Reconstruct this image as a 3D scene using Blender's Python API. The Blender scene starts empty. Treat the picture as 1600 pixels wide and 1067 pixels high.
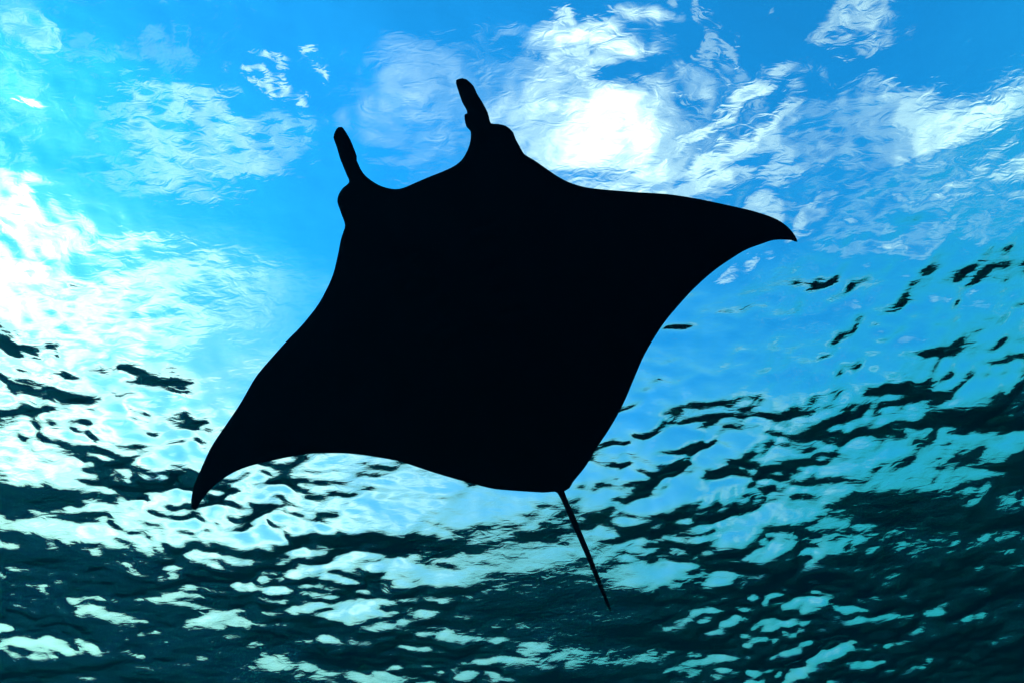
import bpy, bmesh, math, random
import numpy as np
from mathutils import Vector, Matrix
from mathutils.geometry import delaunay_2d_cdt

scene = bpy.context.scene
COL = scene.collection

# ------------------------------------------------------------------ camera
CAM_DEPTH = 9.0
cam_data = bpy.data.cameras.new("camera")
cam_data.sensor_width = 36.0
cam_data.lens = 36.0 * 1400.0 / 1600.0
cam_data.clip_start = 0.05
cam_data.clip_end = 2000.0
cam = bpy.data.objects.new("camera", cam_data)
COL.objects.link(cam)
cam.location = (0.0, 0.0, -CAM_DEPTH)
cam.rotation_euler = (Matrix.Rotation(math.radians(90.0 + 55.5), 3, 'X')
                      @ Matrix.Rotation(math.radians(-3.5), 3, 'Z')).to_euler()   # looking up, slightly rolled
scene.camera = cam

# ------------------------------------------------------------------ sky
SUN_ELEV = 25.0
SUN_AZ = -64.0            # degrees from +Y, negative to the left
world = bpy.data.worlds.new("World")
scene.world = world
world.use_nodes = True
wt = world.node_tree
wt.nodes.clear()


def wn(kind, **kw):
    n = wt.nodes.new(kind)
    for k, v in kw.items():
        setattr(n, k, v)
    return n


def wlink(a, b):
    wt.links.new(a, b)


def wmath(op, a, b=None, clamp=False):
    n = wn("ShaderNodeMath", operation=op, use_clamp=clamp)
    for i, v in enumerate((a, b)):
        if v is None:
            continue
        if isinstance(v, (int, float)):
            n.inputs[i].default_value = v
        else:
            wlink(v, n.inputs[i])
    return n.outputs[0]


sky = wn("ShaderNodeTexSky", sky_type='NISHITA')
sky.sun_disc = False
sky.sun_elevation = math.radians(SUN_ELEV)
sky.sun_rotation = math.radians(SUN_AZ)
sky.air_density = 0.75
sky.dust_density = 0.3
sky.ozone_density = 6.0

geo = wn("ShaderNodeTexCoord")
sep = wn("ShaderNodeSeparateXYZ")
wlink(geo.outputs["Generated"], sep.inputs[0])
den = wmath('ADD', wmath('MAXIMUM', sep.outputs[2], 0.0), 1.0)
q = wn("ShaderNodeCombineXYZ")                      # stereographic sky coordinates
wlink(wmath('DIVIDE', sep.outputs[0], den), q.inputs[0])
wlink(wmath('DIVIDE', sep.outputs[1], den), q.inputs[1])


def wnoise(scale, detail, rough, dist=0.0, vec=None):
    n = wn("ShaderNodeTexNoise")
    n.inputs["Scale"].default_value = scale
    n.inputs["Detail"].default_value = detail
    n.inputs["Roughness"].default_value = rough
    n.inputs["Distortion"].default_value = dist
    wlink(vec or q.outputs[0], n.inputs["Vector"])
    return n


# ragged cloud edges: the coordinates are pushed about by noise
warp = wnoise(7.0, 5.0, 0.6)
wsub = wn("ShaderNodeVectorMath", operation='SUBTRACT')
wlink(warp.outputs["Color"], wsub.inputs[0])
wsub.inputs[1].default_value = (0.5, 0.5, 0.5)
wscl = wn("ShaderNodeVectorMath", operation='SCALE')
wlink(wsub.outputs[0], wscl.inputs[0])
wscl.inputs["Scale"].default_value = 0.10
wadd = wn("ShaderNodeVectorMath", operation='ADD')
wlink(q.outputs[0], wadd.inputs[0])
wlink(wscl.outputs[0], wadd.inputs[1])
qw = wadd.outputs[0]

# cumulus, veils and a painted sun glow: x, y, half-length, half-width, turn (deg), density
CLOUDS_AND_GLOW = [
    (0.072, 0.268, 0.062, 0.048, -3, 1.30),
    (0.060, 0.203, 0.016, 0.011, -3, 0.60),
    (0.151, 0.213, 0.007, 0.029, -23, 0.40),
    (0.175, 0.282, 0.055, 0.021, -38, 0.65),
    (0.213, 0.306, 0.044, 0.026, -13, 0.35),
    (0.357, 0.278, 0.079, 0.035, -11, 0.80),
    (0.399, 0.246, 0.035, 0.020, -13, 0.60),
    (0.264, 0.182, 0.033, 0.017, -3, 0.45),
    (-0.221, 0.254, 0.062, 0.021, 2, 0.40),
    (-0.170, 0.193, 0.016, 0.009, 27, 0.60),
    (-0.062, 0.236, 0.053, 0.040, -3, 0.30),
    (-0.414, 0.325, 0.053, 0.057, -3, 1.00),  # white blob standing in for the glow around the sun
    (-0.341, 0.398, 0.123, 0.037, 5, 0.55),
    (-0.443, 0.502, 0.123, 0.048, 7, 0.70),
    (-0.268, 0.604, 0.167, 0.048, 2, 0.70),
    (-0.336, 0.149, 0.018, 0.026, -3, 0.25),
    (0.353, 0.352, 0.088, 0.018, -3, 0.15),
    (0.166, 0.367, 0.026, 0.018, -3, 0.40),
    (0.500, -0.300, 0.220, 0.120, 30, 0.60),
    (-0.300, -0.350, 0.200, 0.110, -20, 0.60),
    (0.100, -0.620, 0.250, 0.100, 10, 0.60),
]
total = None
for cx, cy, rx, ry, rot, dens in CLOUDS_AND_GLOW:
    m = wn("ShaderNodeMapping", vector_type='TEXTURE')
    m.inputs["Location"].default_value = (cx, cy, 0.0)
    m.inputs["Rotation"].default_value = (0.0, 0.0, math.radians(rot))
    m.inputs["Scale"].default_value = (rx, ry, 1.0)
    wlink(qw, m.inputs["Vector"])
    ln = wn("ShaderNodeVectorMath", operation='LENGTH')
    wlink(m.outputs[0], ln.inputs[0])
    mr = wn("ShaderNodeMapRange", interpolation_type='SMOOTHSTEP')
    mr.inputs["From Min"].default_value = 1.5
    mr.inputs["From Max"].default_value = 0.1
    mr.inputs["To Min"].default_value = 0.0
    mr.inputs["To Max"].default_value = dens
    wlink(ln.outputs["Value"], mr.inputs["Value"])
    total = mr.outputs[0] if total is None else wmath('ADD', total, mr.outputs[0])
fine = wnoise(16.0, 7.0, 0.62, 0.3)
wisps = wnoise(5.5, 6.0, 0.60, 0.6)
finev = wn("ShaderNodeMapRange")
finev.inputs["From Min"].default_value = 0.27
finev.inputs["From Max"].default_value = 0.70
finev.inputs["To Min"].default_value = 0.35
finev.inputs["To Max"].default_value = 1.25
wlink(fine.outputs["Fac"], finev.inputs["Value"])
thin = wn("ShaderNodeMapRange")
thin.inputs["From Min"].default_value = 0.58
thin.inputs["From Max"].default_value = 0.80
thin.inputs["To Max"].default_value = 0.3
wlink(wisps.outputs["Fac"], thin.inputs["Value"])
cover = wmath('ADD', wmath('MULTIPLY', total, finev.outputs[0]), thin.outputs[0], clamp=True)
mix = wn("ShaderNodeMix", data_type='RGBA')
wlink(cover, mix.inputs[0])
tint = wn("ShaderNodeMix", data_type='RGBA', blend_type='MULTIPLY')   # a deep, clear tropical blue
tint.inputs[0].default_value = 1.0
wlink(sky.outputs[0], tint.inputs[6])
tint.inputs[7].default_value = (0.17, 1.45, 1.80, 1.0)
# humid haze bank along the horizon, paler on the sun's side
_az, _el = math.radians(SUN_AZ), math.radians(SUN_ELEV)
sdot = wn("ShaderNodeVectorMath", operation='DOT_PRODUCT')
wlink(geo.outputs["Generated"], sdot.inputs[0])
sdot.inputs[1].default_value = (math.sin(_az) * math.cos(_el), math.cos(_az) * math.cos(_el), math.sin(_el))
toward = wmath('MAXIMUM', sdot.outputs["Value"], 0.0)
hz = wn("ShaderNodeMapRange", interpolation_type='SMOOTHSTEP')
hz.inputs["From Min"].default_value = 0.78
hz.inputs["From Max"].default_value = 0.16
hz.inputs["To Max"].default_value = 0.92
wlink(sep.outputs[2], hz.inputs["Value"])
hsc = wn("ShaderNodeVectorMath", operation='MULTIPLY_ADD')
hsc.inputs[1].default_value = (5.2, 3.8, 2.8)
hsc.inputs[2].default_value = (0.15, 1.50, 2.00)
wlink(wmath('POWER', toward, 2.2), hsc.inputs[0])
hmix = wn("ShaderNodeMix", data_type='RGBA')
wlink(hz.outputs[0], hmix.inputs[0])
wlink(tint.outputs[2], hmix.inputs[6])
wlink(hsc.outputs[0], hmix.inputs[7])
wlink(hmix.outputs[2], mix.inputs[6])
# sunlit cloud, brighter towards the sun where it scatters light forwards
fwd = wmath('POWER', toward, 12.0)
csc = wn("ShaderNodeVectorMath", operation='SCALE')
csc.inputs[0].default_value = (5.6, 5.4, 5.5)
wlink(wmath('ADD', wmath('MULTIPLY', fwd, 1.9), 1.0), csc.inputs["Scale"])
wlink(csc.outputs[0], mix.inputs[7])
bg = wn("ShaderNodeBackground")
bg.inputs["Strength"].default_value = 0.12
wlink(mix.outputs[2], bg.inputs["Color"])
wout = wn("ShaderNodeOutputWorld")
wlink(bg.outputs[0], wout.inputs["Surface"])

# ------------------------------------------------------------------ sun
sd = bpy.data.lights.new("sun", 'SUN')
sd.energy = 3.0
sd.angle = math.radians(0.5)
sd.color = (1.0, 0.96, 0.90)
sun = bpy.data.objects.new("sun", sd)
COL.objects.link(sun)
az, el = math.radians(SUN_AZ), math.radians(SUN_ELEV)
to_sun = Vector((math.sin(az) * math.cos(el), math.cos(az) * math.cos(el), math.sin(el)))
sun.rotation_euler = to_sun.to_track_quat('Z', 'Y').to_euler()
sun.location = to_sun * 60.0

# ------------------------------------------------------------------ exposure, sampling
scene.view_settings.view_transform = 'Standard'
scene.view_settings.look = 'None'
scene.view_settings.exposure = 1.75
scene.view_settings.gamma = 1.0
scene.view_settings.use_curve_mapping = False
scene.render.engine = 'CYCLES'
cy = scene.cycles
cy.max_bounces = 10
cy.transmission_bounces = 8
cy.glossy_bounces = 6
cy.diffuse_bounces = 1
cy.volume_bounces = 2
world.cycles.sampling_method = 'NONE'     # all sky light arrives through the water surface
cy.caustics_refractive = True
cy.caustics_reflective = True
cy.sample_clamp_indirect = 3.0
cy.use_denoising = True
cy.denoiser = 'OPENIMAGEDENOISE'


# ------------------------------------------------------------------ helpers
def new_mat(name):
    m = bpy.data.materials.new(name)
    m.use_nodes = True
    m.node_tree.nodes.clear()
    return m, m.node_tree.nodes, m.node_tree.links


def mesh_from(name, verts, faces, smooth=True):
    me = bpy.data.meshes.new(name)
    me.from_pydata(verts, [], faces)
    me.update()
    me.polygons.foreach_set("use_smooth", [smooth] * len(me.polygons))
    return me


def put(name, me, parent=None):
    o = bpy.data.objects.new(name, me)
    COL.objects.link(o)
    o.parent = parent
    return o


# ------------------------------------------------------------------ sea water
# one closed body of water: a wind-rippled top, sides and bottom far away
K_ABS = (0.075, 0.033, 0.047)          # absorption per metre, red goes first
WATER_MAT, n, l = new_mat("sea_water")
wo = n.new("ShaderNodeOutputMaterial")
gl = n.new("ShaderNodeBsdfGlass")
gl.inputs["IOR"].default_value = 1.333
gl.inputs["Roughness"].default_value = 0.0
gl.inputs["Color"].default_value = (1, 1, 1, 1)
va = n.new("ShaderNodeVolumeAbsorption")
dmax = max(K_ABS)
va.inputs["Density"].default_value = dmax
va.inputs["Color"].default_value = tuple(1.0 - k / dmax for k in K_ABS) + (1.0,)
tc = n.new("ShaderNodeTexCoord")
mp = n.new("ShaderNodeMapping")
mp.inputs["Rotation"].default_value = (0, 0, 0.3)
mp.inputs["Scale"].default_value = (1.0, 1.9, 1.0)
l.new(tc.outputs["Object"], mp.inputs["Vector"])
rn = n.new("ShaderNodeTexNoise")
rn.inputs["Scale"].default_value = 5.0
rn.inputs["Detail"].default_value = 2.0
rn.inputs["Roughness"].default_value = 0.45
rn.inputs["Distortion"].default_value = 1.0
l.new(mp.outputs[0], rn.inputs["Vector"])
bp = n.new("ShaderNodeBump")
bp.inputs["Strength"].default_value = 1.0
bp.inputs["Distance"].default_value = 0.0045
l.new(rn.outputs["Fac"], bp.inputs["Height"])
l.new(bp.outputs[0], gl.inputs["Normal"])
l.new(gl.outputs[0], wo.inputs["Surface"])
vs = n.new("ShaderNodeVolumeScatter")
vs.inputs["Color"].default_value = (0.0, 0.42, 1.0, 1.0)
vs.inputs["Density"].default_value = 0.0017
vs.inputs["Anisotropy"].default_value = 0.3
vsum = n.new("ShaderNodeAddShader")
l.new(va.outputs[0], vsum.inputs[0])
l.new(vs.outputs[0], vsum.inputs[1])
l.new(vsum.outputs[0], wo.inputs["Volume"])


def axis(lo, hi, step, far, grow=1.18):
    a = list(np.arange(lo, hi + 1e-6, step))
    s, x = step, a[-1]
    while x < far:
        s *= grow
        x += s
        a.append(x)
    s, x = step, a[0]
    left = []
    while x > -far:
        s *= grow
        x -= s
        left.append(x)
    return np.array(left[::-1] + a)


gx = axis(-11.5, 11.5, 0.027, 150.0)
gy = axis(-0.5, 16.5, 0.027, 150.0)
GX, GY = np.meshgrid(gx, gy)
X0 = GX.ravel()
Y0 = GY.ravel()
rng = np.random.default_rng(42)
NW = 170
WIND = math.radians(97.0)
lam = np.exp(rng.uniform(math.log(0.20), math.log(4.5), NW))
lam.sort()
RMS_SLOPE = 0.130
wgt = np.where(lam > 1.6, (1.6 / lam) ** 0.5, 1.0) * np.where(lam < 0.45, (lam / 0.45) ** 0.5, 1.0)
wgt /= math.sqrt((wgt ** 2).sum())
theta = WIND + rng.normal(0.0, 1.0, NW) * np.clip(1.0 - 0.18 * lam, 0.55, 1.0)
phase = rng.uniform(0, 2 * math.pi, NW)
hgt = np.zeros_like(X0)
dx = np.zeros_like(X0)
dy = np.zeros_like(X0)
# gusts: patches of stronger and weaker short ripples
gust = 1.0 + 0.60 * np.sin(0.55 * X0 + 0.31 * Y0 + 1.0) * np.sin(0.27 * X0 - 0.62 * Y0 + 2.1) \
    + 0.32 * np.sin(1.15 * X0 - 0.8 * Y0 + 0.4)
gust = np.maximum(gust, 0.2)
# a calmer lane of water lies overhead, the breeze freshens beyond it
gust *= 0.55 + 0.50 / (1.0 + np.exp(-(Y0 - 5.2 + 0.6 * np.sin(0.7 * X0)) / 0.9))
for i in range(NW):
    k = 2 * math.pi / (0.78 * lam[i])
    amp = wgt[i] * RMS_SLOPE * math.sqrt(2.0) / k
    c, s_ = math.cos(theta[i]), math.sin(theta[i])
    ph = k * (c * X0 + s_ * Y0) + phase[i]
    a = amp * gust if lam[i] < 1.6 else amp
    hgt += a * np.sin(ph)
    chop = a * np.cos(ph) * 0.75
    dx += c * chop
    dy += s_ * chop
# the coarse far part of the sheet lies flat
edge = np.maximum(np.maximum(np.abs(X0) - 11.5, 0), np.maximum(np.maximum(Y0 - 16.5, -0.5 - Y0), 0))
fade = np.exp(-(edge / 3.0) ** 2)
hgt *= fade
dx *= fade
dy *= fade
nx, ny = len(gx), len(gy)
top = np.stack([X0 + dx, Y0 + dy, hgt], 1)
idx = np.arange(nx * ny).reshape(ny, nx)
quads = np.stack([idx[:-1, :-1], idx[:-1, 1:], idx[1:, 1:], idx[1:, :-1]], -1).reshape(-1, 4)
ring = np.concatenate([idx[0, :], idx[1:, -1], idx[-1, -2::-1], idx[-2:0:-1, 0]])
BOTTOM = -62.0
low = top[ring].copy()
low[:, 2] = BOTTOM
nb = len(ring)
base = len(top)
verts = np.concatenate([top, low, [[0.0, 0.0, BOTTOM]]])
r2 = np.roll(ring, -1)
li = base + np.arange(nb)
li2 = np.roll(li, -1)
side = np.stack([ring, li, li2, r2], 1)
fan = np.stack([li2, li, np.full(nb, base + nb)], 1)
me = bpy.data.meshes.new("sea_water")
me.vertices.add(len(verts))
me.vertices.foreach_set("co", verts.astype(np.float32).ravel())
loops = np.concatenate([quads.ravel(), side.ravel(), fan.ravel()]).astype(np.int32)
nq, ns, nf = len(quads), len(side), len(fan)
starts = np.concatenate([np.arange(nq + ns) * 4, (nq + ns) * 4 + np.arange(nf) * 3]).astype(np.int32)
me.loops.add(len(loops))
me.loops.foreach_set("vertex_index", loops)
me.polygons.add(nq + ns + nf)
me.polygons.foreach_set("loop_start", starts)
sm = np.zeros(nq + ns + nf, dtype=bool)
sm[:nq] = True
me.polygons.foreach_set("use_smooth", sm)
me.update(calc_edges=True)
me.validate()
me.materials.append(WATER_MAT)
water = put("sea_water", me)
water["kind"] = "structure"
water["label"] = "rippled blue green sea surface seen from below with bright sky showing through"

# ------------------------------------------------------------------ sea floor
FLOOR_MAT, n, l = new_mat("sea_floor_sediment")
fo = n.new("ShaderNodeOutputMaterial")
fb = n.new("ShaderNodeBsdfPrincipled")
fb.inputs["Roughness"].default_value = 0.95
ft = n.new("ShaderNodeTexCoord")
fnz = n.new("ShaderNodeTexNoise")
fnz.inputs["Scale"].default_value = 0.12
fnz.inputs["Detail"].default_value = 6.0
l.new(ft.outputs["Object"], fnz.inputs["Vector"])
fr = n.new("ShaderNodeValToRGB")
fr.color_ramp.elements[0].position = 0.35
fr.color_ramp.elements[0].color = (0.05, 0.12, 0.34, 1)
fr.color_ramp.elements[1].position = 0.68
fr.color_ramp.elements[1].color = (0.10, 0.21, 0.52, 1)
l.new(fnz.outputs["Fac"], fr.inputs["Fac"])
l.new(fr.outputs["Color"], fb.inputs["Base Color"])
l.new(fb.outputs[0], fo.inputs["Surface"])
g = np.linspace(-140.0, 140.0, 121)
fx, fy = np.meshgrid(g, g)
drop = 1.0 / (1.0 + np.exp(-(fy - 40.0 + 0.25 * fx) / 10.0))       # unseen drop-off, added so the mirrored water darkens further out
fz = -12.6 - 11.0 * drop - 0.08 * np.clip(fx, -32, 50) \
    + 0.9 * np.sin(fx * 0.09 + 1.3) * np.cos(fy * 0.07) + 0.5 * np.sin(fx * 0.21 - fy * 0.17) \
    + 0.25 * np.sin(fx * 0.5 + fy * 0.43)
fv = np.stack([fx.ravel(), fy.ravel(), fz.ravel()], 1).tolist()
fi = np.arange(121 * 121).reshape(121, 121)
ff = np.stack([fi[:-1, :-1], fi[:-1, 1:], fi[1:, 1:], fi[1:, :-1]], -1).reshape(-1, 4).tolist()
me = mesh_from("sea_floor", fv, ff)
me.materials.append(FLOOR_MAT)
floor = put("sea_floor", me)
floor["kind"] = "structure"

# ------------------------------------------------------------------ manta ray
SKIN_MAT, n, l = new_mat("manta_skin")
so = n.new("ShaderNodeOutputMaterial")
sb = n.new("ShaderNodeBsdfPrincipled")
sb.inputs["Roughness"].default_value = 0.75
sb.inputs["Specular IOR Level"].default_value = 0.0
st = n.new("ShaderNodeTexCoord")
sn = n.new("ShaderNodeTexNoise")
sn.inputs["Scale"].default_value = 6.0
sn.inputs["Detail"].default_value = 5.0
l.new(st.outputs["Object"], sn.inputs["Vector"])
sr = n.new("ShaderNodeValToRGB")
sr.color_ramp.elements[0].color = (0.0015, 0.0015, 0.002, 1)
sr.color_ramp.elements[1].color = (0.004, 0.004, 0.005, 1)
l.new(sn.outputs["Fac"], sr.inputs["Fac"])
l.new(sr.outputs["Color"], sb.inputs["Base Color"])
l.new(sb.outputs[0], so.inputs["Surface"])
EYE_MAT, n, l = new_mat("manta_eye")
eo = n.new("ShaderNodeOutputMaterial")
eb = n.new("ShaderNodeBsdfPrincipled")
eb.inputs["Base Color"].default_value = (0.004, 0.004, 0.004, 1)
eb.inputs["Roughness"].default_value = 0.2
l.new(eb.outputs[0], eo.inputs["Surface"])

# plan outline of the animal in metres: y towards the head, x towards its right wing
OUTLINE = [
    (0.5522, 0.7388), (0.5138, 0.7849), (0.5044, 0.8663), (0.4956, 0.9367), (0.4645, 0.9765),
    (0.4293, 0.9975), (0.3808, 1.0151), (0.3769, 1.0656), (0.3747, 1.1167), (0.3725, 1.1675),
    (0.3624, 1.2353), (0.3563, 1.2941), (0.33, 1.3241), (0.3029, 1.3374), (0.2835, 1.3295),
    (0.2751, 1.2975), (0.2689, 1.242), (0.2714, 1.1671), (0.2744, 1.1373), (0.2839, 1.1164),
    (0.2799, 1.0317), (0.2468, 0.9636), (0.2009, 0.9089), (0.1398, 0.8686), (0.0914, 0.8569),
    (0.0056, 0.857), (-0.091, 0.8568), (-0.1871, 0.8548), (-0.2651, 0.8603), (-0.3157, 0.8773),
    (-0.3632, 0.9123), (-0.3946, 0.9454), (-0.4153, 0.9787), (-0.4278, 1.0131), (-0.4155, 1.0451),
    (-0.4217, 1.0901), (-0.4337, 1.1183), (-0.4515, 1.1194), (-0.4553, 1.1384), (-0.4486, 1.1882),
    (-0.4524, 1.2622), (-0.4567, 1.3071), (-0.4641, 1.3244), (-0.4799, 1.3263), (-0.5059, 1.3221),
    (-0.5268, 1.3058), (-0.5517, 1.2534), (-0.5538, 1.2077), (-0.5663, 1.1351), (-0.5718, 1.0711),
    (-0.5654, 1.0094), (-0.6032, 0.99), (-0.6456, 0.9603), (-0.6657, 0.9292), (-0.6752, 0.9044),
    (-0.6738, 0.8692), (-0.6812, 0.807), (-0.6894, 0.757), (-0.7356, 0.6953), (-0.7916, 0.6119),
    (-0.8434, 0.5383), (-0.9056, 0.4708), (-0.9942, 0.4027), (-1.1592, 0.3127), (-1.3204, 0.2306),
    (-1.5074, 0.1369), (-1.6946, 0.0241), (-1.9066, -0.1171), (-2.0817, -0.2392),
    (-2.223, -0.3576), (-2.2958, -0.4514), (-2.3314, -0.5365), (-2.3335, -0.5844),
    (-2.282, -0.5458), (-2.156, -0.4877), (-2.0479, -0.4672), (-1.9124, -0.4507),
    (-1.7992, -0.4562), (-1.6572, -0.4717), (-1.5114, -0.5041), (-1.3766, -0.5483),
    (-1.176, -0.6353), (-1.037, -0.7202), (-0.9384, -0.7935), (-0.8362, -0.8898),
    (-0.7014, -1.0201), (-0.5591, -1.1333), (-0.408, -1.2338), (-0.2927, -1.3181),
    (-0.1701, -1.3849), (-0.1348, -1.4135), (-0.0942, -1.4193), (-0.0937, -1.6504),
    (-0.0919, -1.9115), (-0.0826, -2.1742), (-0.0724, -2.3952), (-0.0564, -2.398),
    (-0.0537, -2.165), (-0.0543, -1.8981), (-0.0516, -1.635), (-0.0428, -1.4048), (0.037, -1.3667),
    (0.1146, -1.325), (0.1722, -1.293), (0.2297, -1.2613), (0.3423, -1.1946), (0.498, -1.067),
    (0.6665, -0.921), (0.8303, -0.7696), (0.9538, -0.6859), (1.08, -0.6095), (1.1938, -0.5561),
    (1.3314, -0.5038), (1.4572, -0.4743), (1.5882, -0.4537), (1.7229, -0.4379), (1.8413, -0.4343),
    (1.9733, -0.4547), (2.0936, -0.4962), (2.1996, -0.5549), (2.2734, -0.6079), (2.2935, -0.5884),
    (2.2741, -0.5379), (2.2045, -0.4459), (2.1052, -0.3533), (1.9499, -0.2215), (1.7692, -0.1048),
    (1.6286, -0.014), (1.4473, 0.1163), (1.2944, 0.1949), (1.1629, 0.2566), (1.0369, 0.3097),
    (0.9045, 0.3788), (0.8234, 0.4344), (0.7125, 0.5319), (0.6344, 0.6304), (0.5745, 0.7136),
]


def wing_lift(x):
    return 0.075 * x * x - 0.02


def catmull(pts, step):
    out = []
    m_ = len(pts)
    for i in range(m_):
        p0, p1, p2, p3 = (np.array(pts[(i + j - 1) % m_]) for j in range(4))
        seg = np.linalg.norm(p2 - p1)
        cnt = max(1, int(round(seg / step)))
        # sharp corners keep straight tangents
        for j in range(cnt):
            t = j / cnt
            t1 = (p2 - p0) * 0.5 * min(1.0, seg / max(1e-6, np.linalg.norm(p1 - p0)))
            t2 = (p3 - p1) * 0.5 * min(1.0, seg / max(1e-6, np.linalg.norm(p3 - p2)))
            h = np.array([2 * t**3 - 3 * t**2 + 1, t**3 - 2 * t**2 + t, -2 * t**3 + 3 * t**2, t**3 - t**2])
            out.append(h[0] * p1 + h[1] * t1 + h[2] * p2 + h[3] * t2)
    return np.array(out)


ol = catmull(OUTLINE, 0.02)
NO = len(ol)


def inside(px, py, poly):
    res = np.zeros(len(px), dtype=bool)
    xj, yj = poly[-1]
    for xi, yi in poly:
        c = ((yi > py) != (yj > py)) & (px < (xj - xi) * (py - yi) / (yj - yi + 1e-12) + xi)
        res ^= c
        xj, yj = xi, yi
    return res


def edge_dist(pts, poly):
    a = poly
    b = np.roll(poly, -1, 0)
    ab = b - a
    L2 = (ab ** 2).sum(1) + 1e-12
    best = np.full(len(pts), 1e9)
    for i in range(len(a)):
        t = np.clip(((pts - a[i]) @ ab[i]) / L2[i], 0, 1)
        d = np.hypot(pts[:, 0] - a[i, 0] - t * ab[i, 0], pts[:, 1] - a[i, 1] - t * ab[i, 1])
        np.minimum(best, d, out=best)
    return best


S = 0.028
rows = np.arange(ol[:, 1].min(), ol[:, 1].max(), S * 0.866)
cand = []
for r_, yy in enumerate(rows):
    xs = np.arange(ol[:, 0].min(), ol[:, 0].max(), S) + (S / 2 if r_ % 2 else 0.0)
    cand.append(np.stack([xs, np.full(len(xs), yy)], 1))
cand = np.concatenate(cand)
cand = cand[inside(cand[:, 0], cand[:, 1], ol)]
cd = edge_dist(cand, ol)
cand = cand[cd > 0.011]
pts2 = np.concatenate([ol, cand])
cv, ce, cf, vo, _, _ = delaunay_2d_cdt([Vector(p) for p in pts2], [], [list(range(NO))], 1, 1e-6)
cv = np.array([(v.x, v.y) for v in cv])
dist = edge_dist(cv, ol)
dist[dist < 1e-4] = 0.0
x, y = cv[:, 0], cv[:, 1]
rim = np.sqrt(np.clip(1 - (1 - np.clip(dist / 0.14, 0, 1)) ** 2, 0, 1))
inner = np.clip(dist / 0.45, 0, 1)
inner = inner * inner * (3 - 2 * inner)
trunk = np.exp(-(x / 0.48) ** 2) * np.exp(-((y - 0.10) / 0.85) ** 2)
wing = np.exp(-(x / 1.3) ** 2)
h_top = rim * (0.030 + 0.045 * wing) + inner * (0.20 * trunk + 0.03 * wing)
h_bot = rim * (0.030 + 0.040 * wing) + inner * (0.13 * trunk + 0.02 * wing)
# small dorsal fin before the tail
h_top += 0.11 * np.exp(-((x - 0.03) / 0.03) ** 2) * np.exp(-((y + 1.15) / 0.10) ** 2) * np.clip(dist / 0.06, 0, 1)
# five pairs of gill slits on the belly
for k_ in range(5):
    for s_ in (-1, 1):
        cxg, cyg = s_ * (0.26 - 0.012 * k_), 0.42 - 0.13 * k_
        u_ = (x - cxg) - 0.0
        v_ = (y - cyg) + s_ * 0.25 * (x - cxg)
        h_bot -= 0.018 * np.exp(-(u_ / 0.11) ** 4) * np.exp(-(v_ / 0.022) ** 2)
lift = wing_lift(x)
nvt = len(cv)
rimset = dist == 0.0
verts = [(x[i], y[i], lift[i] + (0 if rimset[i] else h_top[i])) for i in range(nvt)]
bot = {}
for i in range(nvt):
    if rimset[i]:
        bot[i] = i
    else:
        bot[i] = len(verts)
        verts.append((x[i], y[i], lift[i] - h_bot[i]))
faces = []
for f in cf:
    a = (cv[f[1]] - cv[f[0]])
    b = (cv[f[2]] - cv[f[0]])
    f = list(f) if a[0] * b[1] - a[1] * b[0] > 0 else list(f)[::-1]
    faces.append(f)
    faces.append([bot[i] for i in f][::-1])
me = mesh_from("manta_body", verts, faces)
me.validate()
me.materials.append(SKIN_MAT)

ray = bpy.data.objects.new("manta_ray", None)
COL.objects.link(ray)
ray.empty_display_size = 0.3
ray.matrix_world = Matrix(((-0.938334, -0.32167, -0.126717, -0.253474), (0.254906, -0.891297, 0.374984, 3.067766), (-0.233563, 0.319559, 0.91833, -4.119687), (0, 0, 0, 1)))
ray["label"] = "large black manta ray gliding just under the bright rippled sea surface"
ray["category"] = "manta ray"
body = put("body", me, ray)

# eyes bulge from the sides of the head, behind the horn-like fins
for ex, ey in ((0.456, 0.915), (-0.635, 0.883)):
    bm = bmesh.new()
    bmesh.ops.create_uvsphere(bm, u_segments=20, v_segments=12, radius=0.032)
    em = bpy.data.meshes.new("manta_eye")
    bm.to_mesh(em)
    bm.free()
    em.polygons.foreach_set("use_smooth", [True] * len(em.polygons))
    em.materials.append(EYE_MAT)
    eye = put("eye", em, ray)
    eye.location = (ex, ey, wing_lift(ex))
    eye.scale = (0.7, 1.1, 1.0)
